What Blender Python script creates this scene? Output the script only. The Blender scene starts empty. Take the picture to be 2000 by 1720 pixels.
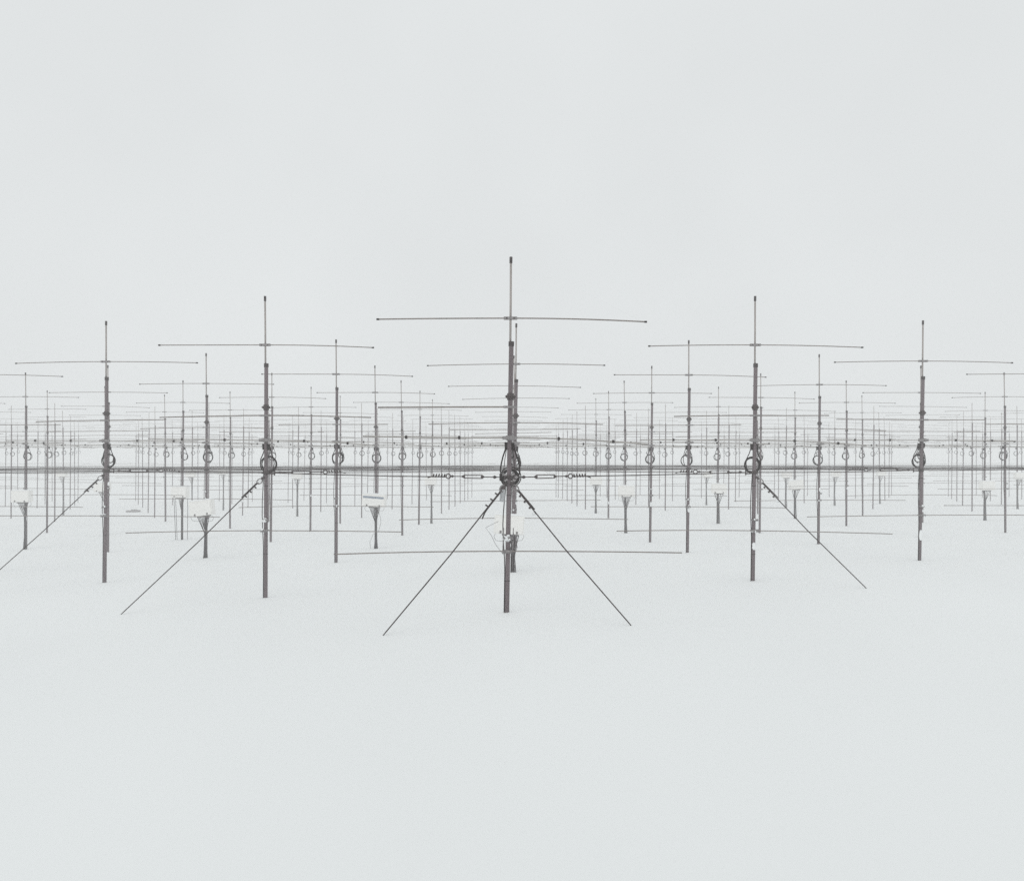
import bpy, math, random
import numpy as np

# ------------------------------------------------------------------ camera, sky, sun, exposure
U = 155.8                 # photo pixels per metre at the nearest mast
D0 = 8.79                 # metres to the nearest mast
CAM_Z = 1.707             # eye height above the snow underfoot
HORIZON = 877.0
sc = bpy.context.scene
C = sc.collection

cam_d = bpy.data.cameras.new('camera')
cam = bpy.data.objects.new('camera', cam_d)
C.objects.link(cam)
cam.location = (0, 0, CAM_Z)
cam.rotation_euler = (math.radians(90), 0, 0)
cam_d.sensor_fit = 'HORIZONTAL'
cam_d.sensor_width = 36.0
cam_d.lens = 36.0 * (U * D0) / 2000.0
cam_d.shift_x = -0.0015
cam_d.shift_y = (HORIZON - 860.0) / 2000.0
cam_d.clip_start = 0.05
cam_d.clip_end = 3000
sc.camera = cam

SUN_EL, SUN_ROT = math.radians(48), math.radians(205)
w = bpy.data.worlds.new('World')
sc.world = w
w.use_nodes = True
nt = w.node_tree
nt.nodes.clear()
out = nt.nodes.new('ShaderNodeOutputWorld')
bg = nt.nodes.new('ShaderNodeBackground')
sky = nt.nodes.new('ShaderNodeTexSky')
sky.sky_type = 'NISHITA'
sky.sun_disc = False
sky.sun_elevation = SUN_EL
sky.sun_rotation = SUN_ROT
sky.dust_density = 6.0
mix = nt.nodes.new('ShaderNodeMix')
mix.data_type = 'RGBA'
mix.inputs[0].default_value = 0.985            # closed cloud deck: almost nothing of the clear sky is left
mix.inputs[7].default_value = (7.60, 7.85, 7.90, 1)
nt.links.new(sky.outputs[0], mix.inputs[6])
wn = nt.nodes.new('ShaderNodeTexNoise')          # slow unevenness of the cloud deck
wn.inputs['Scale'].default_value = 3.0
wn.inputs['Detail'].default_value = 3.0
wr = nt.nodes.new('ShaderNodeMapRange')
wr.inputs[1].default_value, wr.inputs[2].default_value = 0.25, 0.75
wr.inputs[3].default_value, wr.inputs[4].default_value = 0.972, 1.028
wtc = nt.nodes.new('ShaderNodeTexCoord')
nt.links.new(wtc.outputs['Generated'], wn.inputs['Vector'])
nt.links.new(wn.outputs[0], wr.inputs[0])
wm = nt.nodes.new('ShaderNodeVectorMath')
wm.operation = 'SCALE'
nt.links.new(mix.outputs[2], wm.inputs[0])
nt.links.new(wr.outputs[0], wm.inputs['Scale'])
nt.links.new(wm.outputs[0], bg.inputs[0])
bg.inputs[1].default_value = 0.1
nt.links.new(bg.outputs[0], out.inputs[0])

sun_d = bpy.data.lights.new('sun', 'SUN')
sun_d.energy = 0.5
sun_d.angle = math.radians(60)
sun_d.color = (1.0, 0.98, 0.95)
sun = bpy.data.objects.new('sun', sun_d)
C.objects.link(sun)
sun.rotation_euler = (math.radians(90) - SUN_EL, 0, math.radians(180) - SUN_ROT)

sc.view_settings.view_transform = 'Standard'
sc.view_settings.look = 'None'
sc.view_settings.exposure = 0.0
sc.view_settings.gamma = 1.0
sc.view_settings.use_curve_mapping = False
sc.cycles.max_bounces = 6
sc.cycles.diffuse_bounces = 4
sc.cycles.volume_bounces = 2
sc.cycles.use_denoising = False
sc.cycles.use_adaptive_sampling = False

rng = random.Random(47)

# ------------------------------------------------------------------ materials
def mat(name, col, rough=0.6, metal=0.0, noise=0.0, scale=20.0, stretch=(1, 1, 1), bump=0.0, spec=0.25):
    m = bpy.data.materials.new(name)
    m.use_nodes = True
    t = m.node_tree
    b = t.nodes['Principled BSDF']
    b.inputs['Roughness'].default_value = rough
    b.inputs['Metallic'].default_value = metal
    b.inputs['Specular IOR Level'].default_value = spec
    b.inputs['Base Color'].default_value = (*col, 1)
    if noise or bump:
        tc = t.nodes.new('ShaderNodeTexCoord')
        mp = t.nodes.new('ShaderNodeMapping')
        mp.inputs['Scale'].default_value = stretch
        n = t.nodes.new('ShaderNodeTexNoise')
        n.inputs['Scale'].default_value = scale
        n.inputs['Detail'].default_value = 6
        t.links.new(tc.outputs['Object'], mp.inputs[0])
        t.links.new(mp.outputs[0], n.inputs['Vector'])
        if noise:
            r = t.nodes.new('ShaderNodeValToRGB')
            r.color_ramp.elements[0].position = 0.3
            r.color_ramp.elements[1].position = 0.7
            r.color_ramp.elements[0].color = (*[c * (1 - noise) for c in col], 1)
            r.color_ramp.elements[1].color = (*[min(1, c * (1 + noise)) for c in col], 1)
            t.links.new(n.outputs[0], r.inputs[0])
            t.links.new(r.outputs[0], b.inputs['Base Color'])
        if bump:
            bp = t.nodes.new('ShaderNodeBump')
            bp.inputs['Strength'].default_value = bump
            bp.inputs['Distance'].default_value = 0.02
            t.links.new(n.outputs[0], bp.inputs['Height'])
            t.links.new(bp.outputs[0], b.inputs['Normal'])
    return m

M = {
    'pole': mat('weathered_pole', (0.160, 0.128, 0.136), 0.75, 0, 0.28, 9, (1, 1, 0.25)),
    'cap': mat('dark_cap', (0.055, 0.043, 0.043), 0.6),
    'rod': mat('grey_rod', (0.36, 0.325, 0.305), 0.6, 0, 0.15, 14, (1, 1, 0.3)),
    'alu': mat('dull_aluminium', (0.235, 0.205, 0.190), 0.6, 0, 0.2, 12),
    'driven': mat('pale_tube', (0.37, 0.35, 0.33), 0.6, 0, 0.15, 12),
    'tip': mat('tip_rubber', (0.022, 0.014, 0.013), 0.6),
    'steel': mat('galvanised_steel', (0.24, 0.225, 0.225), 0.5, 0.2, 0.3, 40),
    'dsteel': mat('dark_steel', (0.062, 0.046, 0.046), 0.55, 0.1, 0.25, 40),
    'wire': mat('wire_rope', (0.036, 0.023, 0.022), 0.7, spec=0.1),
    'cable': mat('black_cable', (0.012, 0.005, 0.004), 0.7, spec=0.08),
    'gcable': mat('grey_cable', (0.11, 0.10, 0.105), 0.6),
    'box': mat('cream_plastic', (0.90, 0.89, 0.865), 0.6, 0, 0.03, 8),
    'shade_stripe': mat('blue_grey_shade', (0.26, 0.30, 0.36), 0.6),  # shade colour for the painted shadow line on one box
    'tag': mat('tag_metal', (0.40, 0.41, 0.42), 0.5, 0, 0.2, 60),
    'rime': mat('rime_snow', (0.91, 0.925, 0.93), 0.9, 0, 0.03, 30, (1, 1, 1), 0.4),
    'rock': mat('grey_rock', (0.30, 0.29, 0.29), 0.9, 0, 0.3, 6, (1, 1, 1), 0.5),
    'snow': mat('snow', (0.856, 0.874, 0.876), 0.9, 0, 0.014, 0.35, (1, 0.5, 1), 0.05),
}

# ------------------------------------------------------------------ mesh builder
class MB:
    def __init__(s):
        s.v, s.f = [], []

    def tube(s, pts, r, n=8, cap=True):
        pts = [np.array(p, float) for p in pts]
        rs = r if isinstance(r, (list, tuple)) else [r] * len(pts)
        base = len(s.v)
        t0 = pts[1] - pts[0]
        t0 = t0 / np.linalg.norm(t0)
        a = np.array((0, 0, 1.0)) if abs(t0[2]) < 0.9 else np.array((0, 1.0, 0))
        e1 = np.cross(t0, a); e1 /= np.linalg.norm(e1)
        for i, p in enumerate(pts):
            q0, q1 = pts[max(i - 1, 0)], pts[min(i + 1, len(pts) - 1)]
            t = (q1 - q0); t /= (np.linalg.norm(t) + 1e-12)
            e1 = e1 - t * np.dot(e1, t); e1 /= (np.linalg.norm(e1) + 1e-12)
            e2 = np.cross(t, e1)
            for k in range(n):
                an = 2 * math.pi * k / n
                s.v.append(tuple(p + rs[i] * (math.cos(an) * e1 + math.sin(an) * e2)))
        for i in range(len(pts) - 1):
            for k in range(n):
                k2 = (k + 1) % n
                s.f.append((base + i * n + k, base + i * n + k2, base + (i + 1) * n + k2, base + (i + 1) * n + k))
        if cap:
            s.f.append(tuple(base + k for k in range(n))[::-1])
            s.f.append(tuple(base + (len(pts) - 1) * n + k for k in range(n)))
        return s

    def box(s, c, d, rz=0.0, ry=0.0, taper=1.0):
        base = len(s.v)
        for z in (-1, 1):
            for y in (-1, 1):
                for x in (-1, 1):
                    k = taper if z < 0 else 1.0
                    px, py, pz = x * d[0] / 2 * k, y * d[1] / 2 * k, z * d[2] / 2
                    px, pz = px * math.cos(ry) + pz * math.sin(ry), -px * math.sin(ry) + pz * math.cos(ry)
                    px, py = px * math.cos(rz) - py * math.sin(rz), px * math.sin(rz) + py * math.cos(rz)
                    s.v.append((c[0] + px, c[1] + py, c[2] + pz))
        for f in ((0, 2, 3, 1), (4, 5, 7, 6), (0, 1, 5, 4), (2, 6, 7, 3), (0, 4, 6, 2), (1, 3, 7, 5)):
            s.f.append(tuple(base + i for i in f))
        return s

    def ring(s, c, R, r, axis='y', n=24, m=6, turns=1.0, drift=0.0, sq=1.0, ph=0.0):
        pts = []
        for i in range(int(n * turns) + 1):
            a = ph + 2 * math.pi * i / n
            d = drift * (i / n)
            if axis == 'y':
                pts.append((c[0] + R * math.cos(a), c[1] + d, c[2] + R * sq * math.sin(a)))
            else:
                pts.append((c[0] + R * math.cos(a), c[1] + R * math.sin(a), c[2] + d))
        return s.tube(pts, r, m)

    def mesh(s, name, m, smooth=True):
        me = bpy.data.meshes.new(name)
        me.from_pydata(s.v, [], s.f)
        me.materials.append(M[m])
        if smooth:
            me.polygons.foreach_set('use_smooth', [len(p.vertices) == 4 for p in me.polygons])
        me.update()
        return me

def obj(name, me, parent=None, loc=(0, 0, 0), rot=(0, 0, 0), scale=(1, 1, 1)):
    o = bpy.data.objects.new(name, me)
    C.objects.link(o)
    o.location = loc
    o.rotation_euler = rot
    o.scale = scale
    if parent:
        o.parent = parent
    return o

def thing(name, label, cat, loc=(0, 0, 0), rot=(0, 0, 0), group=None):
    o = obj(name, None, None, loc, rot)
    return tag(o, label, cat, group)

def tag(o, label, cat, group=None):
    o['label'] = label
    o['category'] = cat
    if group:
        o['group'] = group
    return o

# ------------------------------------------------------------------ the lattice of the array, and the snow surface fitted to it
COL = 607.0               # column spacing, pixel units
ROW = 0.512               # row step in units of D0

def row_d(c, j):
    return 1.0 + ROW * j + (ROW / 2 if c % 2 else 0.0)

def world(px, d):         # lateral pixel units, relative depth
    return px / U, d * D0

# measured foot of masts and guy anchors: (column, row depth, depth below the eye in pixel units)
FEET = [(0, 1.0, 326), (-1, 1.256, 376), (1, 1.256, 334), (-2, 1.512, 396), (2, 1.512, 330), (-1, 1.768, 400), (1, 1.768, 368),
        (-2, 2.024, 436), (2, 2.024, 377), (-1, 2.28, 440), (1, 2.28, 417), (-4, 2.536, 495), (4, 2.536, 416), (-3, 2.792, 502),
        (1, 2.792, 466), (-1, 2.792, 469), (-1, 3.816, 566), (1, 3.304, 445), (1, 3.816, 478), (-5, 3.304, 545), (-4, 3.56, 500),
        (5, 3.304, 465), (1, 7.4, 695), (-6, 5.1, 643), (-8, 6.63, 716), (0.345, 0.912, 309), (-0.379, 0.903, 324), (-1.443, 1.143, 367),
        (1.33, 1.17, 312)]

def ground_u0(x, y):
    d = y / D0
    d = d - np.logaddexp(0, (d - 8.5) / 0.8) * 0.8
    d = np.maximum(d, -1.0)
    c = x * U / COL
    lat = np.where(c < 0, 80 * (1 - np.exp(-np.abs(c) / 2.5)), -8 * (1 - np.exp(-np.abs(c) / 2)))
    return 326 + 56 * (d - 1) + lat * np.clip(d, 0, 1)

FX = np.array([f[0] * COL / U for f in FEET])
FY = np.array([f[1] * D0 for f in FEET])
FR = np.array([f[2] for f in FEET]) - ground_u0(FX, FY)

fg = random.Random(21)
FOOT = []
for (c_, d_) in ((0, 1.0), (-1, 1.256), (1, 1.256), (-2, 1.512), (2, 1.512), (-1, 1.768), (1, 1.768), (-2, 2.024), (2, 2.024)):
    FOOT.append((c_ * COL / U, d_ * D0, fg.uniform(0.02, 0.06), fg.uniform(0.25, 0.5), fg.uniform(0.25, 0.45)))

def ground_z(x, y):
    x = np.asarray(x, float); y = np.asarray(y, float)
    u = ground_u0(x, y)
    num = np.zeros_like(u); den = np.full_like(u, 0.25)
    for fx, fy, r in zip(FX, FY, FR):
        ww = np.exp(-((x - fx) ** 2 + (y - fy) ** 2) / (2 * 1.7 ** 2))
        num += ww * r; den += ww
    u = u + num / den
    for bx_, by_, am, sx_, sy_ in FOOT:
        u = u - am * U * np.exp(-((x - bx_ - 0.08) / sx_) ** 2 - ((y - by_) / sy_) ** 2)
    und = 0.035 * np.sin(x * 0.55 + 1.3 + 0.4 * np.sin(y * 0.21)) * np.sin(y * 0.31 + 0.6) + 0.012 * np.sin(x * 1.7 + y * 0.9)
    return CAM_Z - u / U + und

g_n = 480
t = np.linspace(-1, 1, g_n)
gx = 8 * np.sinh(4.8 * t)
gy = 11 + 8 * np.sinh(4.8 * t)
GX, GY = np.meshgrid(gx, gy)
GZ = ground_z(GX, GY)
verts = np.stack([GX.ravel(), GY.ravel(), GZ.ravel()], 1)
ii, jj = np.meshgrid(np.arange(g_n - 1), np.arange(g_n - 1))
b0 = (jj * g_n + ii).ravel()
faces = np.stack([b0, b0 + 1, b0 + g_n + 1, b0 + g_n], 1)
me = bpy.data.meshes.new('ground')
me.from_pydata(verts.tolist(), [], faces.tolist())
me.polygons.foreach_set('use_smooth', [True] * len(faces))
me.materials.append(M['snow'])
ground = obj('ground', me)
ground['kind'] = 'structure'

# ------------------------------------------------------------------ shared part meshes (head coordinates: z = 0 at eye level)
u = 1.0 / U

def arched(halfl, halfr, r, z, droop_l, droop_r, y=0.0, tips=0.0, n=7):
    b = MB()
    pts, rs = [], []
    for i in range(-n, n + 1):
        f = i / n
        x = f * (halfr if f > 0 else halfl)
        dz = -(droop_r if f > 0 else droop_l) * f * f
        pts.append((x * u, y, (z + dz) * u)); rs.append(r)
    b.tube(pts, rs, 6)
    return b

DIR, SEC, DRV, REF, TIPS = [], [], [], [], []
for k in range(6):
    dl, dr = rng.uniform(-1.5, 5), rng.uniform(-1, 9)
    hl, hr = 261 + rng.uniform(-4, 4), 261 + rng.uniform(-4, 4)
    DIR.append((arched(hl, hr, 0.0078, 255, dl, dr, -0.02).mesh('director', 'alu'), hl, hr, dl, dr))
    hl, hr = rng.choice([200, 256, 260]), rng.choice([256, 258, 178])
    SEC.append((arched(hl, hr, 0.0092, 82, rng.uniform(-3, 4), rng.uniform(-3, 6), -0.045).mesh('second_director', 'alu'), hl, hr))
    dl, dr = rng.uniform(-4, 3), rng.uniform(2, 14)
    DRV.append((arched(283, 270, 0.0096, 22, dl, dr, -0.05).mesh('driven_element', 'driven'), dl, dr))
    dl, dr = rng.uniform(0, 6), rng.uniform(-2, 7)
    REF.append(arched(337, 337, 0.0072, -199, dl, dr, -0.045).mesh('reflector', 'alu'))
DIR0 = (arched(261, 261, 0.0090, 255, 2, 7, -0.02).mesh('director', 'alu'), 261, 261, 2, 7)
SEC0 = (arched(257, 11, 0.0105, 82, 1, 0, -0.048).mesh('second_director', 'alu'), 257, 11)
DRV0 = (arched(285, 268, 0.0115, 22, -3, 13, -0.05).mesh('driven_element', 'driven'), -3, 13)
REF0 = arched(338, 338, 0.0078, -198, 6, 3, -0.05).mesh('reflector', 'alu')

me_pole = MB().tube([(0, 0, 0), (0, 0, 1)], 0.0298, 14).mesh('mast_pole', 'pole')
me_cap = MB().tube([(0, 0, 201 * u), (0, 0, 210 * u)], 0.0355, 14).mesh('pole_cap', 'cap')
me_rod = MB().tube([(-0.012, 0, 190 * u), (-0.017, 0, 300 * u), (-0.022, 0, 364 * u)], 0.0140, 10).mesh('upper_rod', 'rod')
me_tip = MB().tube([(-0.022, 0, 363 * u), (-0.022, 0, 375 * u)], 0.019, 10).mesh('rod_tip', 'cap')
b = MB().box((-0.016, -0.018, 255 * u), (26 * u, 0.034, 5.6 * u))
me_dbr = b.mesh('director_bracket', 'steel', False)
me_ebolt = MB().tube([(0, -0.036, 0), (0, 0.02, 0)], 0.011, 6).mesh('bracket_bolt', 'cap')
me_etip = MB().tube([(-0.016, 0, 0), (0.016, 0, 0)], 0.0125, 8).mesh('element_tip', 'tip')
b = MB().tube([(0, 0, 96 * u), (0, 0, 109 * u)], 0.042, 14)
me_collar = b.mesh('coupling_collar', 'dsteel')
me_lug = MB().box((0, 0, 0), (4.4 * u, 0.03, 5.5 * u)).tube([(-4.5 * u, 0, 0), (4.5 * u, 0, 0)], 0.006, 6).mesh('collar_lug', 'dsteel', False)
b = MB().box((0, -0.045, 82 * u), (26 * u, 0.03, 4.4 * u))
me_sbr = b.mesh('second_director_bracket', 'steel', False)
b = MB().box((0, -0.05, 22 * u), (28 * u, 0.045, 6.5 * u)).box((0, -0.02, 22 * u), (15 * u, 0.09, 9 * u))
me_vbr = b.mesh('driven_bracket', 'steel', False)
me_joint = MB().tube([(-0.014, 0, 0), (0.014, 0, 0)], 0.0215, 8).mesh('element_joint', 'tip')
me_bal = MB().box((0, 0, 0), (6.4 * u, 0.05, 15 * u), 0, 0, 0.8).mesh('balun_box', 'cable', False)
b = MB().tube([(0, 0, -4 * u), (0, 0, 4 * u)], 0.043, 12).box((-0.052, 0, 0), (0.03, 0.03, 5 * u)).box((0.052, 0, 0), (0.03, 0.03, 5 * u))
me_wcl = b.mesh('wire_clamp', 'dsteel')
me_tie = MB().tube([(0, 0, -0.5 * u), (0, 0, 0.5 * u)], 0.0335, 12).mesh('cable_tie', 'tip')
b = MB().ring((0, -0.012, 0), 0.044, 0.008, 'z', 14, 6)
b.box((0, -0.055, 0), (11 * u, 0.02, 5 * u))
me_ubolt = b.mesh('u_bolt', 'steel')
b = MB().box((0, -0.052, 0), (17 * u, 0.035, 6.5 * u)).tube([(-6 * u, -0.08, 0), (-6 * u, 0.03, 0)], 0.009, 6).tube([(6 * u, -0.08, 0), (6 * u, 0.03, 0)], 0.009, 6)
b.ring((0, 0, 0), 0.045, 0.009, 'z', 14, 6)
me_rcl = b.mesh('reflector_clamp', 'steel')

COIL = []
for k in range(5):
    b = MB()
    for q in range(3):
        R = 18.5 * u * rng.uniform(0.93, 1.07)
        b.ring((rng.uniform(-1.4, 1.4) * u, 0.052 + 0.012 * q, -38 * u + rng.uniform(-1.5, 1.5) * u), R, 0.0080, 'y', 26, 6, 1.0, 0, rng.uniform(0.97, 1.05))
    COIL.append(b.mesh('cable_coil', 'cable'))
LOOP = {}
for s in (-1, 1):
    LOOP[s] = []
    for k in range(4):
        wd = rng.uniform(16, 20)
        pts = [(s * 7, 6), (s * 8.5, -2), (s * 12, -12), (s * (wd - 1.5), -24), (s * wd, -36), (s * (wd - 3), -49), (s * 9, -57), (s * 3, -60)]
        LOOP[s].append(MB().tube([(x * u, 0.045 + 0.02 * i / 7, z * u) for i, (x, z) in enumerate(pts)], 0.0082, 6).mesh('feed_cable', 'cable'))

def down_cable_mesh(H, seed, r=0.0062, top=-60, side=-1):
    g = random.Random(seed)
    n = 12
    pts = []
    bow = g.uniform(4, 8)
    split = g.uniform(0.5, 0.7)
    for i in range(n + 1):
        f = i / n
        z = top + (-H - top) * f
        ff = min(1, f / split)
        x = side * (5.4 + bow * 0.7 * math.sin(math.pi * ff) ** 1.4)
        pts.append((x * u, -0.01, z * u))
    return MB().tube(pts, r, 6).mesh('down_cable', 'cable')

def rime_mesh(seed, z0, z1):
    g = random.Random(seed)
    b = MB()
    n, m = 7, 8
    base = len(b.v)
    for i in range(n + 1):
        f = i / n
        ww = 1.25 * math.sin(math.pi * min(1, max(0, 0.06 + 0.9 * f))) ** 0.4 * g.uniform(0.75, 1.05)
        off = g.uniform(-0.15, 0.15)
        for k in range(m + 1):
            a = -math.pi / 2 + off + (k / m - 0.5) * 2 * ww
            rr = 0.0300 + 0.012 * math.sin(math.pi * k / m) + g.uniform(0, 0.003) - (0.006 if k in (0, m) else 0)
            b.v.append((rr * math.cos(a), rr * math.sin(a), (z1 + (z0 - z1) * f + g.uniform(-1, 1)) * u))
    for i in range(n):
        for k in range(m):
            q = base + i * (m + 1) + k
            b.f.append((q, q + 1, q + m + 2, q + m + 1))
    return b.mesh('rime_patch', 'rime')

RIME_STRIP = [rime_mesh(300 + k, -20, 0) for k in range(4)]
RIME_DOT = []
for k in range(3):
    g = random.Random(100 + k)
    b = MB()
    nlat, nlon = 5, 8
    for i in range(nlat + 1):
        for j in range(nlon):
            th, ph = math.pi * i / nlat, 2 * math.pi * j / nlon
            rr = g.uniform(0.8, 1.15)
            b.v.append((rr * math.sin(th) * math.cos(ph), rr * 0.7 * math.sin(th) * math.sin(ph), rr * 0.8 * math.cos(th)))
    for i in range(nlat):
        for j in range(nlon):
            b.f.append((i * nlon + j, i * nlon + (j + 1) % nlon, (i + 1) * nlon + (j + 1) % nlon, (i + 1) * nlon + j))
    RIME_DOT.append(b.mesh('rime_clump', 'rime'))

# ------------------------------------------------------------------ the antenna masts
def wire_u(d, c=0):       # depth of the span wires below the eye, pixel units
    return 31 * d + 10 + 14 * math.exp(-(d - 1) * 2.2) + 2.6 * min(5, max(0, -c)) * min(1.0, max(0.0, d - 1))

ORD = ['first', 'second', 'third', 'fourth', 'fifth', 'sixth', 'seventh', 'eighth', 'ninth', 'tenth', 'eleventh', 'twelfth', 'thirteenth', 'fourteenth']
SHIFT = {(0, 0): -13, (0, 1): -3, (0, 2): 8, (0, 3): 8, (-2, 1): 7, (2, 1): -15, (1, 0): -20, (-1, 0): -1, (-1, 1): -5, (1, 1): -6, (2, 2): -12, (-2, 2): 0, (1, 2): 0, (-1, 2): -3, (-4, 3): 10, (-5, 4): 20, (-3, 3): 14, (-2, 3): 14, (2, 3): 8, (-2, 5): 8, (-3, 2): 20, (3, 2): -13, (1, 3): 4}
LEAN = {(0, 0): 0.95, (0, 1): 1.15, (1, 1): 0.6, (-1, 1): 0.2, (2, 2): 0.5, (-1, 0): 0.15, (1, 0): 0.75, (2, 1): 1.1, (-2, 1): 0.55}
SPECIAL = {
    (0, 0): 'tallest and nearest antenna mast, its second director only on one side',
    (-1, 0): 'tall antenna mast with clear round cable coil, first one left of the tallest mast',
    (1, 0): 'tall antenna mast with cable coil, first one right of the tallest mast',
    (-2, 1): 'thick antenna mast second left of the tallest mast',
    (2, 1): 'leaning antenna mast with long hanging coil, second tall one right of the tallest mast',
}
masts = {}
for c in range(-12, 13):
    k_in = 0
    side = 'left' if c < 0 else 'right'
    for j in range(0, 14):
        d = row_d(c, j)
        if d > 7.5 or d < 1.0 + 0.256 * abs(c) - 0.01 and True:
            continue
        x = 1003 + c * COL / d
        if abs(x - 1000) > 1000 + 300 / d:
            continue
        inside = 0 <= x <= 2000
        if inside:
            k_in += 1
        if (c, j) in SPECIAL:
            label = SPECIAL[(c, j)]
        elif not inside:
            label = f"antenna mast beyond the {side} edge, {ORD[abs(c) - 1]} column, its arms reaching into view"
        elif c == 0:
            label = f"{ORD[k_in - 1]} antenna mast back in the line directly behind the tallest mast"
        else:
            label = f"{ORD[k_in - 1]} antenna mast back in the {ORD[abs(c) - 1]} column {side} of the tallest mast"
        masts[(c, j)] = dict(d=d, label=label, x=x)

def build_mast(c, j, info):
    d = info['d']
    px = c * COL + SHIFT.get((c, j), rng.uniform(-7, 7) * (1 if d > 1.6 else 0.3))
    X, Y = world(px, d)
    Y += rng.uniform(-0.06, 0.06) if d > 1.8 else 0
    gz = float(ground_z(X, Y))
    H = (CAM_Z - gz) * U                                       # foot below the eye, pixel units
    dz = rng.uniform(-6, 5) if d > 1.3 else 0
    lean = LEAN.get((c, j), rng.gauss(0.3, 0.35))
    t = thing('antenna_mast', info['label'], 'antenna', (X, Y, gz), (0, math.radians(lean), 0), 'antenna masts standing in the snow')
    info.update(X=X, Y=Y, gz=gz, H=H, obj=t, lean=lean)
    hz = CAM_Z - gz + dz * u                                    # head offset above the foot
    L = (0, 0, hz)
    v = rng.randrange(6)
    near = (c, j) == (0, 0)
    top = 1 if d < 2.3 else (2 if d < 4.0 else 3)
    info['top'] = top
    pole = obj('mast_pole', me_pole, t, (0, 0, -0.25), (0, 0, rng.uniform(0, 6)), (1, 1, hz + 205 * u + 0.25))
    yaw = rng.gauss(0, 0.5 if d < 2.3 else 2.0) if not near else 0.0
    rot = (0, math.radians(rng.gauss(0, 0.25) - lean), math.radians(yaw))

    def elem(name, me, z):                                      # elements turn about the mast at their own height
        tl = math.radians(rng.gauss(0, 0.35)) if not near else 0.0
        ry = -math.radians(lean) + tl
        return obj(name, me, t, (-math.sin(ry) * z * u, 0, hz + z * u * (1 - math.cos(ry))), (0, ry, math.radians(yaw)))

    obj('upper_rod', me_rod, t, L, (0, math.radians(-lean * 1.2) * 0.0, 0))
    dm = DIR0 if near else DIR[v]
    de = elem('director', dm[0], 255)
    sm = SEC0 if near else SEC[rng.randrange(6)]
    se = elem('second_director', sm[0], 82)
    vm = DRV0 if near else DRV[rng.randrange(6)]
    ve = elem('driven_element', vm[0], 22)
    elem('reflector', REF0 if near else REF[rng.randrange(6)], -199)
    sgn = 1 if c <= 0 else -1
    bx = rng.uniform(6, 9) if abs(c) < 3 else rng.uniform(8, 11)
    obj('balun_box', me_bal, t, (sgn * bx * u, 0.0, hz + 5 * u), (0, 0, 0))
    if top == 1:
        obj('balun_box', me_bal, t, (-sgn * 7 * u, 0.03, hz + 6 * u))
    coil_dx = rng.uniform(-3, 3) + (2.5 * sgn if abs(c) > 0 else 0)
    if not near:
        cz = rng.uniform(-5, 4) if d > 1.6 else rng.uniform(-3, 2)
        obj('cable_coil', COIL[rng.randrange(5)], t, (coil_dx * u, 0, hz + cz * u))
    if top <= 2:
        for s in (-1, 1):
            obj('feed_cable', LOOP[s][rng.randrange(4)], t, (coil_dx * 0.4 * u, 0, hz), (0, 0, 0), (rng.uniform(0.85, 1.05) if not near else 1.12, 1, 1.0 if not near else 1.18))
        obj('pole_cap', me_cap, t, L)
        obj('rod_tip', me_tip, t, L)
        obj('coupling_collar', me_collar, t, L)
        obj('director_bracket', me_dbr, de)
        obj('second_director_bracket', me_sbr, se)
        obj('driven_bracket', me_vbr, ve)
        for s, half, dr in ((-1, dm[1], dm[3]), (1, dm[2], dm[4])):
            obj('element_tip', me_etip, de, (s * half * u, -0.02, (255 - dr) * u))
        for s, xx in ((-1, 98), (-1, 201), (1, 95), (1, 201)):
            half, dr = (283, vm[1]) if s < 0 else (270, vm[2])
            obj('element_joint', me_joint, ve, (s * xx * u, -0.05, (22 - dr * (xx / half) ** 2) * u))
        obj('u_bolt', me_ubolt, t, (0, 0, hz - 173 * u), (0, 0, rng.uniform(-0.6, 0.6)))
        obj('reflector_clamp', me_rcl, t, (0, 0, hz - 199 * u), (0, 0, rng.uniform(-0.3, 0.3)))
        obj('wire_clamp', me_wcl, t, (0, 0, (CAM_Z - wire_u(d, c) * u) - gz), (0, 0, 0.5))
        obj('down_cable', down_cable_mesh(H + dz + 4, c * 100 + j), t, L)
    if d < 4.0 and rng.random() < 0.45 and (c, j) not in SPECIAL:
        zz = rng.uniform(110, max(120, H - 60))
        obj('rime_patch', RIME_STRIP[rng.randrange(4)], t, (0, 0, hz - zz * u), (0, 0, rng.uniform(-0.9, 0.9)), (1, 1, rng.uniform(0.5, 1.3)))
    if top == 1:
        for a in (0.4, 2.0, 3.6, 5.2):
            obj('collar_lug', me_lug, t, (math.cos(a) * 7.0 * u, math.sin(a) * 7.0 * u, hz + 102.5 * u), (0, 0, a))
        for s in (-1, 1):
            obj('bracket_bolt', me_ebolt, de, (-0.016 + s * 7 * u, 0, 255 * u))
        for z in (-90, -257):
            if -z < H - 15:
                obj('cable_tie', me_tie, t, (0, 0, hz + z * u))
        for q in range(3):
            rr = rng.uniform(1.8, 3.4) * u
            obj('rime_clump', RIME_DOT[rng.randrange(3)], t, (rng.uniform(-6, 6) * u, -0.07, hz - rng.choice([171, 175, 196, 201]) * u), (0, rng.uniform(0, 3), 0), (rr * 1.3, rr * 0.6, rr))
        for s, half, dr in ((-1, dm[1], dm[3]), (1, dm[2], dm[4])):
            bm_ = MB().tube([(-0.02, -0.02, 360 * u), (s * half * 0.5 * u, -0.02, 314 * u), (s * half * u, -0.02, (256 - dr) * u)], 0.0006, 4)
            obj('support_cord', bm_.mesh('support_cord', 'rime'), t, L)
    return t

for (c, j), info in masts.items():
    build_mast(c, j, info)

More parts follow.
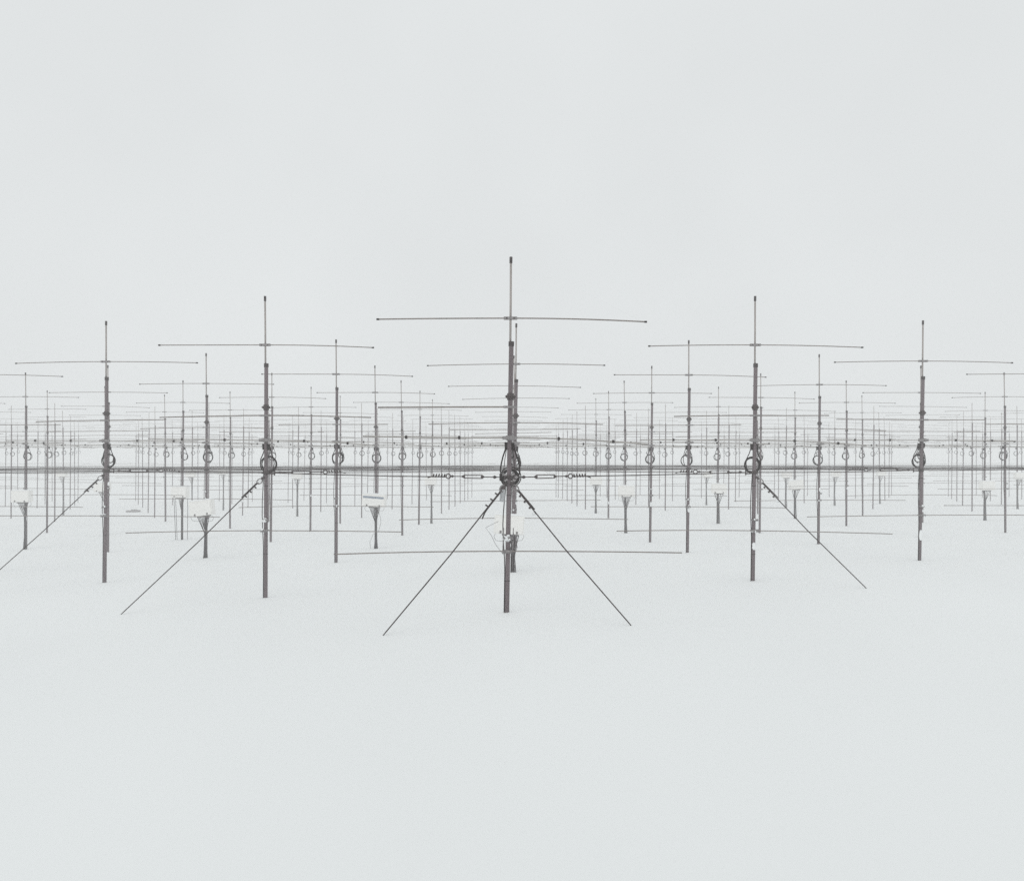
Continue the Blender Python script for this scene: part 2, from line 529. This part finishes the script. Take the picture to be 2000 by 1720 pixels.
# snow plastered on a few poles
for (c, j), z0, z1 in (((1, 0), -246, -228), ((2, 1), -268, -238), ((-2, 2), -345, -318), ((2, 4), -330, -300), ((-1, 2), -330, -290), ((0, 0), -180, -166), ((-1, 0), -178, -168), ((-2, 1), -200, -190)):
    i = masts[(c, j)]
    obj('rime_patch', rime_mesh(c * 31 + j, z0, z1), i['obj'], (0, 0, CAM_Z - i['gz']))

# the tangle of coax on the nearest mast
ctr = masts[(0, 0)]
hz = CAM_Z - ctr['gz']
g = random.Random(5)
for q in range(5):
    b = MB().ring((g.uniform(-2, 4) * u, 0, (-53 + g.uniform(-3, 3)) * u), (11.5 + 2.2 * q) * u, 0.0070, 'y', 28, 6, 1.0, 0, g.uniform(0.85, 1.0))
    obj('cable_coil', b.mesh('cable_coil', 'cable'), ctr['obj'], (0, 0.05 + 0.014 * q, hz), (g.uniform(-0.2, 0.2), 0, g.uniform(-0.2, 0.2)))
for q in range(2):
    s = (-1, 1)[q]
    pts = [(s * 6, 4), (s * 7, -6), (s * 9, -20), (s * 10, -34), (s * 12, -44), (s * 17, -55)]
    obj('feed_cable', MB().tube([(x * u, 0.06, z * u) for x, z in pts], 0.0045, 6).mesh('feed_cable', 'cable'), ctr['obj'], (0, 0, hz))
for q, (x, z, a) in enumerate(((-8, -50, 0.3), (7, -49, -0.5), (10, -60, 0.8), (-6, -60, -0.7), (14, -54, 0.2))):
    obj('shackle', MB().box((0, 0, 0), (6 * u, 0.03, 3.2 * u), 0, a).tube([(-4 * u, 0, -1 * u), (4 * u, 0, 1 * u)], 0.007, 6).mesh('shackle', 'steel', False), ctr['obj'], (x * u, -0.055, hz + z * u))
pts = [(-19, -140), (-44, -153), (-33, -167), (-24, -185), (-10, -203), (-7, -205)]
obj('thin_lead', MB().tube([(x * u, -0.06, z * u) for x, z in pts], 0.0024, 5).mesh('thin_lead', 'gcable'), ctr['obj'], (0, 0, hz))
pts = [(9, -160), (15, -172), (18, -190), (14, -202), (5, -209)]
obj('thin_lead', MB().tube([(x * u, -0.06, z * u) for x, z in pts], 0.0035, 5).mesh('thin_lead', 'gcable'), ctr['obj'], (0, 0, hz))
for s in (-1, 1):
    obj('side_plate', MB().box((s * 9.5 * u, 0.0, -178 * u), (1.8 * u, 0.06, 48 * u), 0, 0.02).mesh('side_plate', 'steel', False), ctr['obj'], (0, 0, hz))

# ------------------------------------------------------------------ span wires and guys
def lattice_pos(c, d):
    jj_ = round((d - 1.0 - (ROW / 2 if c % 2 else 0)) / ROW)
    m = masts.get((c, jj_))
    if m:
        lz = CAM_Z - wire_u(d, c) * u
        return np.array((m['X'] + math.sin(math.radians(m['lean'])) * (lz - m['gz']), m['Y'], lz))
    X, Y = world(c * COL, d)
    return np.array((X, Y, CAM_Z - wire_u(d, c) * u))

def turnbuckle(parent, p, q):
    """hardware strung along the wire from mast point p towards q"""
    dr = q - p; dr = dr / np.linalg.norm(dr)
    up = np.array((0, 0, 1.0)); up = up - dr * np.dot(up, dr); up /= np.linalg.norm(up)
    sd = np.cross(dr, up)
    def P(a, h=0.0, s=0.0):
        return p + dr * a + up * h + sd * s
    b = MB().tube([P(0.045, 0.02), P(0.14, 0.025)], 0.008, 6).tube([P(0.045, -0.02), P(0.14, -0.025)], 0.008, 6).tube([P(0.13, 0.045), P(0.13, -0.045)], 0.011, 6)
    obj('clevis', b.mesh('clevis', 'dsteel'), parent)
    obj('eye_nut', MB().tube([P(0.19), P(0.215), P(0.24)], [0.012, 0.022, 0.010], 8).mesh('eye_nut', 'dsteel'), parent)
    obj('threaded_rod', MB().tube([P(0.13), P(0.42)], 0.0065, 6).mesh('threaded_rod', 'wire'), parent)
    b = MB()
    for s in (-1, 1):
        b.tube([P(0.385, s * 0.006), P(0.40, s * 0.021), P(0.68, s * 0.021), P(0.70, s * 0.006)], 0.0068, 6)
    b.tube([P(0.38), P(0.415)], 0.015, 8).tube([P(0.675), P(0.71)], 0.015, 8)
    obj('turnbuckle_frame', b.mesh('turnbuckle_frame', 'dsteel'), parent)
    obj('threaded_rod', MB().tube([P(0.68), P(0.87)], 0.0065, 6).mesh('threaded_rod', 'wire'), parent)
    obj('eye_nut', MB().tube([P(0.85), P(0.87), P(0.89)], [0.010, 0.019, 0.010], 8).mesh('eye_nut', 'dsteel'), parent)
    b = MB()
    pts = [P(0.935 + 0.036 * math.cos(a), 0.030 * math.sin(a)) for a in np.linspace(0, 2 * math.pi, 17)]
    b.tube(pts, 0.0085, 6)
    obj('thimble', b.mesh('thimble', 'dsteel'), parent)
    for k, a in enumerate((1.0, 1.045, 1.09, 1.135, 1.18)):
        bb = MB().tube([P(a - 0.012, 0.026), P(a + 0.008, -0.016)], 0.0095, 6)
        obj('wire_clip', bb.mesh('wire_clip', 'wire'), parent)
    obj('wire_tail', MB().tube([P(0.97, -0.008), P(1.2, -0.006), P(1.27, -0.026)], 0.007, 6).mesh('wire_tail', 'wire'), parent)
    return 0.97

WIRE_NEAR = {
    ('A', 0): 'taut steel wire running from the tallest mast to the right-hand coil masts',
    ('B', 0): 'taut steel wire running from the tallest mast to the tall masts on its left',
    ('A', 1): 'steel wire with turnbuckle leaving the first coil mast left of the tallest mast',
    ('B', 1): 'steel wire with turnbuckle leaving the first coil mast right of the tallest mast',
    ('A', 2): 'steel wire with turnbuckle leaving the thick mast second left of the tallest mast',
    ('B', 2): 'steel wire leaving the leaning mast second right of the tallest mast',
}
wires = {}
for fam, sg in (('A', 1), ('B', -1)):
    for m in range(0, 13):
        pts = []
        off = rng.uniform(-2.0, 5.5) if m > 2 else 0.0
        for n in range(0, 27):
            c = sg * (-m + n)
            d = 1 + 0.256 * (m + n)
            if d > 7.45:
                break
            if abs(c * COL / d) > 1350:
                continue
            pts.append(lattice_pos(c, d) - np.array((0, 0, off * d * u)))
        if len(pts) < 2:
            continue
        poly = []
        for i in range(len(pts) - 1):
            L = np.linalg.norm(pts[i + 1] - pts[i])
            sag = rng.uniform(0.004, 0.02)
            for f in (0, 0.25, 0.5, 0.75):
                p = pts[i] * (1 - f) + pts[i + 1] * f
                p = p - np.array((0, 0, sag * 4 * f * (1 - f)))
                poly.append(p)
        poly.append(pts[-1])
        near = m <= 2
        root = thing('span_wire', WIRE_NEAR.get((fam, m), 'thin steel wire in the dense grey band crossing the field of masts'), 'wire', tuple(pts[0]), (0, 0, 0), 'steel wires strung between the masts')
        o0 = np.array(pts[0])
        loc = [p - o0 for p in poly]
        start = 0.0
        if near:
            start = turnbuckle(root, np.zeros(3), (pts[1] - pts[0]))
            dr = (loc[1] - loc[0]); dr /= np.linalg.norm(dr)
            loc[0] = dr * start
        obj('wire_strand', MB().tube(loc, 0.0078 if m == 0 else (0.0066 if m < 3 else 0.0088), 6).mesh('wire_strand', 'wire'), root)
        wires[(fam, m)] = root

GUYS = [((0, 0), -1, 0.379, 'steel guy wire slanting down to the left from the tallest mast into snow'),
        ((0, 0), 1, 0.345, 'steel guy wire slanting down to the right from the tallest mast into snow'),
        ((-1, 0), -1, 0.443, 'steel guy wire slanting down left from the first coil mast left of the tallest'),
        ((1, 0), 1, 0.33, 'steel guy wire slanting down right from the first coil mast right of the tallest'),
        ((-2, 1), -1, 0.44, 'steel guy wire slanting down from the thick mast towards the left picture edge')]
for (c, j), sg, tt, label in GUYS:
    mi = masts[(c, j)]
    p = lattice_pos(c, mi['d']) + np.array((0, 0, -6 * u))
    X1 = (c + sg * tt) * COL / U
    Y1 = (mi['d'] - 0.256 * tt) * D0
    q = np.array((X1, Y1, float(ground_z(X1, Y1))))
    dr = q - p; Lg = np.linalg.norm(dr); dr /= Lg
    root = thing('guy_wire', label, 'guy wire', tuple(p), (0, 0, 0), 'guy wires anchored in the snow')
    up = np.array((0, 0, 1.0)); up -= dr * np.dot(up, dr); up /= np.linalg.norm(up)
    def P(a, h=0.0):
        return dr * a + up * h
    obj('wire_strand', MB().tube([P(0.16), P(Lg * 0.5, -0.018), P(Lg * 0.98), P(Lg + 0.12)], [0.0078, 0.0078, 0.0070, 0.003], 7).mesh('wire_strand', 'wire'), root)
    ring = [P(0.135 + 0.05 * math.cos(a), 0.034 * math.sin(a)) for a in np.linspace(0, 2 * math.pi, 17)]
    obj('thimble', MB().tube(ring, 0.009, 6).mesh('thimble', 'steel'), root)
    obj('shackle', MB().tube([P(0.03), P(0.1)], 0.012, 6).box(tuple(P(0.06)), (0.05, 0.04, 0.03)).mesh('shackle', 'dsteel'), root)
    h = 1 if sg < 0 else -1
    h = 1.0 if (c, j) == (0, 0) and sg < 0 else -1.0
    for a in (0.235, 0.33, 0.43):
        bb = MB().tube([P(a, -0.02 * h), P(a + 0.01, 0.026 * h)], 0.009, 6).box(tuple(P(a + 0.012, 0.028 * h)), (0.026, 0.024, 0.018), 0, 0.6)
        obj('wire_clip', bb.mesh('wire_clip', 'dsteel'), root)
    if sg > 0 or c == -1:
        obj('rime_clump', RIME_DOT[0], root, tuple(P(0.53, 0.03 * h)), (0, 0, 0), (0.026, 0.02, 0.026))
    tail = [P(0.18, -0.010), P(0.45, -0.014 * 1), P(0.52, -0.02), P(0.60, -0.045)] if (c, j) == (0, 0) and sg < 0 else [P(0.18, 0.012), P(0.50, 0.012)]
    obj('wire_tail', MB().tube(tail, 0.0085, 6).mesh('wire_tail', 'wire'), root)

# ------------------------------------------------------------------ white equipment boxes on masts
BOXES = [((-1, 2), 102, 54, 3, 'white equipment box with painted blue-grey shadow line, its cables fanning in to the mast'),
         ((-2, 2), 86, 60, -7, 'tilted white equipment box left of the first coil mast, above a guy wire'),
         ((-3, 3), 86, 58, 0, 'square white equipment box above parallel hanging cables, left of the tilted box'),
         ((-4, 3), 84, 56, 0, 'white equipment box nearest the left picture edge, cables slanting to its mast'),
         ((0, 1), 86, 54, 4, 'faint white equipment box just behind the tallest mast'),
         ((1, 3), 86, 60, 0, 'white equipment box on the fourth mast of the first column right'),
         ((2, 4), 84, 56, 2, 'white equipment box between the two tall coil masts on the right'),
         ((3, 4), 88, 58, -6, 'white equipment box beside the guy wire right of the tall coil mast'),
         ((-1, 5), 86, 56, 0, 'small far white box seen left of the tallest mast'),
         ((1, 5), 86, 56, 0, 'small far white box seen right of the tallest mast'),
         ((-3, 6), 86, 56, 0, 'small far white box midway between the tall left coil mast and its neighbour'),
         ((-4, 4), 86, 56, 0, 'white box half hidden behind the thick left mast'),
         ((3, 7), 86, 56, 0, 'small far white box left of the tall right coil mast'),
         ((4, 7), 86, 56, 0, 'small far white box just right of the tall right coil mast'),
         ((5, 7), 86, 56, 0, 'small far white box left of the leaning mast'),
         ((6, 8), 86, 56, 0, 'smallest far white box close beside the leaning mast'),
         ((5, 4), 86, 58, 0, 'white box right of the leaning mast'),
         ((7, 6), 86, 56, 0, 'white box at the right picture edge'),
         ((-7, 7), 86, 56, 0, 'small far white box left of the thick left mast'),
         ((-5, 7), 86, 56, 0, 'small far white box above the tilted box'),
         ((-5, 8), 86, 56, 0, 'smallest far white box left of the first coil mast')]
for (c, j), wd, ht, tilt, label in BOXES:
    i = masts.get((c, j))
    if not i:
        continue
    g = random.Random(c * 57 + j)
    zc = -224 - g.uniform(0, 12)
    dx = g.uniform(-4, 4) + (-6 if (c, j) in ((-2, 2), (-1, 2)) else 0)
    if (c, j) == (0, 1):
        dx, zc = -14, -219
    root = thing('equipment_box', label, 'equipment box', (i['X'] + math.sin(math.radians(i['lean'])) * 1.2 + dx * u, i['Y'] - 0.17, CAM_Z + zc * u), (0, 0, math.radians(g.uniform(-5, 5))), 'white boxes mounted on the masts')
    hw, hh = wd * u / 2, ht * u / 2
    TR = (0, math.radians(tilt), 0)
    obj('housing', MB().box((0, 0, 0), (wd * u, 0.22, ht * u)).mesh('housing', 'box', False), root, (0, 0, 0), TR)
    obj('lid', MB().box((0, -0.117, -0.06 * hh), (wd * u * 0.94, 0.008, ht * u * 0.84)).mesh('lid', 'box', False), root, (0, 0, 0), TR)
    obj('mounting_bracket', MB().box((-dx * u, 0.125, 0), (0.10, 0.024, ht * u * 0.7)).mesh('mounting_bracket', 'steel', False), root)
    obj('snow_cap', MB().box((0, 0, hh + 0.012), (wd * u * 0.97, 0.2, 0.02), 0, 0, 1.03).mesh('snow_cap', 'rime', False), root, (0, 0, 0), TR)
    if (c, j) == (-1, 2):
        obj('shade_stripe', MB().box((0, -0.123, hh * 0.52), (wd * u * 0.90, 0.006, 0.055), 0, 0.02).mesh('shade_stripe', 'shade_stripe', False), root, (0, 0, 0), TR)  # shadow line under the snowy top, painted as a thin blue-grey strip
    if i['d'] < 3.2:
        for s in (-1, 1):
            obj('latch', MB().box((s * hw * 0.55, -0.124, -hh * 0.80), (0.035, 0.012, 0.05)).mesh('latch', 'steel', False), root, (0, 0, 0), TR)
    ncab = 9 if i['d'] < 3 else 5
    par = (c, j) == (-3, 3)
    obj('connector_strip', MB().box((-dx * u * 0.4, 0.03, -hh - 0.018), (48 * u, 0.12, 0.03)).mesh('connector_strip', 'gcable', False), root, (0, 0, 0), TR)
    ground_drop = (CAM_Z + zc * u) - i['gz']
    for q in range(ncab):
        f = (q / (ncab - 1) - 0.5) * 2
        xs = f * 23 * u - dx * u * 0.4
        conv = 62 + g.uniform(-6, 14)
        xe = -dx * u + f * 4.5 * u
        ye = 0.17 - 0.043
        zl = -ground_drop - 0.05
        if par and q in (0, 1, ncab - 1):
            pts = [(xs * 1.6, 0.03, -hh - 0.02), (xs * 1.6 + 0.005, 0.05, -0.5), (xs * 1.4, 0.10, zl)]
        else:
            pts = [(xs, 0.03, -hh - 0.02), (xs * 0.95 + xe * 0.05, 0.04, -hh - 8 * u), (xs * 0.35 + xe * 0.65, 0.09, -hh - conv * 0.65 * u), (xe, ye, -hh - conv * u), (xe + g.uniform(-3, 3) * u, ye, (zl - hh - conv * u) * 0.5), (xe + f * 4 * u, ye - 0.01, zl)]
        obj('cable', MB().tube(pts, 0.0085 if i['d'] < 3 else 0.010, 6).mesh('cable', 'gcable' if q % 3 else 'cable'), root)
    if i['d'] < 3 and not par:
        for s in (-1, 1):
            pts = [(s * 40 * u, 0.0, -hh), (s * 44 * u, 0, -hh - 9 * u), (s * 38 * u, 0.02, -hh - 20 * u), (s * 22 * u, 0.05, -hh - 23 * u), (s * 10 * u, 0.1, -hh - 21 * u)]
            obj('loose_lead', MB().tube(pts, 0.0035, 5).mesh('loose_lead', 'gcable'), root)
    if (c, j) == (-1, 2):
        pts = [(18 * u, 0.05, -hh - 24 * u), (27 * u, 0.02, -hh - 50 * u), (29 * u, 0, -hh - 72 * u), (18 * u, 0.03, -hh - 108 * u), (-10 * u, 0.08, -hh - 126 * u), (-22 * u, 0.05, -hh - 160 * u), (-18 * u, 0.05, -hh - 185 * u)]
        obj('loose_lead', MB().tube(pts, 0.0045, 5).mesh('loose_lead', 'gcable'), root)

# ------------------------------------------------------------------ the tag on the nearest mast, a rock in the snow
p = lattice_pos(0, 1.0)
root = thing('metal_tag', 'small grey metal tag hanging left of the tallest mast below the cable coil', 'tag', (p[0] - 13 * u, p[1] - 0.05, CAM_Z - 76 * u))
obj('plate', MB().box((0, 0, -14 * u), (9.6 * u, 0.006, 24 * u), 0, 0.08).mesh('plate', 'tag', False), root)
obj('band', MB().box((0.6 * u, 0, 1.5 * u), (9.6 * u, 0.010, 7 * u), 0, 0.08).mesh('band', 'dsteel', False), root)
obj('hanger', MB().tube([(0, 0, 5 * u), (1.5 * u, 0, 10 * u), (4 * u, 0, 18 * u)], 0.004, 5).mesh('hanger', 'dsteel'), root)

g = random.Random(9)
d_r = 5.3
X, Y = (262 - 1003) * d_r / U, d_r * D0
b = MB()
for i in range(7):
    for k in range(12):
        th, ph = math.pi / 2 * i / 6, 2 * math.pi * k / 12
        rr = g.uniform(0.8, 1.2)
        b.v.append((0.55 * rr * math.sin(th) * math.cos(ph), 0.35 * rr * math.sin(th) * math.sin(ph), 0.20 * rr * math.cos(th) - 0.04))
for i in range(6):
    for k in range(12):
        b.f.append((i * 12 + k, (i + 1) * 12 + k, (i + 1) * 12 + (k + 1) % 12, i * 12 + (k + 1) % 12))
rk = obj('rock', b.mesh('rock', 'rock'), None, (X, Y, float(ground_z(X, Y))))
tag(rk, 'low grey rock showing through the snow right of the thick left mast', 'rock')

# ------------------------------------------------------------------ the air
lo = float(GZ.min()) - 1.0
hi = CAM_Z + 376 * u + 0.25
b = MB().box((0, 11, (lo + hi) / 2), (1040, 1040, hi - lo))
hm = bpy.data.meshes.new('haze')
hm.from_pydata(b.v, [], b.f)
hmat = bpy.data.materials.new('haze')
hmat.use_nodes = True
ht = hmat.node_tree
ht.nodes.clear()
ho = ht.nodes.new('ShaderNodeOutputMaterial')
hv = ht.nodes.new('ShaderNodeVolumePrincipled')
hv.inputs['Density'].default_value = 0.0088
hv.inputs['Color'].default_value = (0.985, 0.985, 0.985, 1)
ht.links.new(hv.outputs[0], ho.inputs['Volume'])
hm.materials.append(hmat)
hz_o = obj('haze', hm)
hz_o['kind'] = 'stuff'
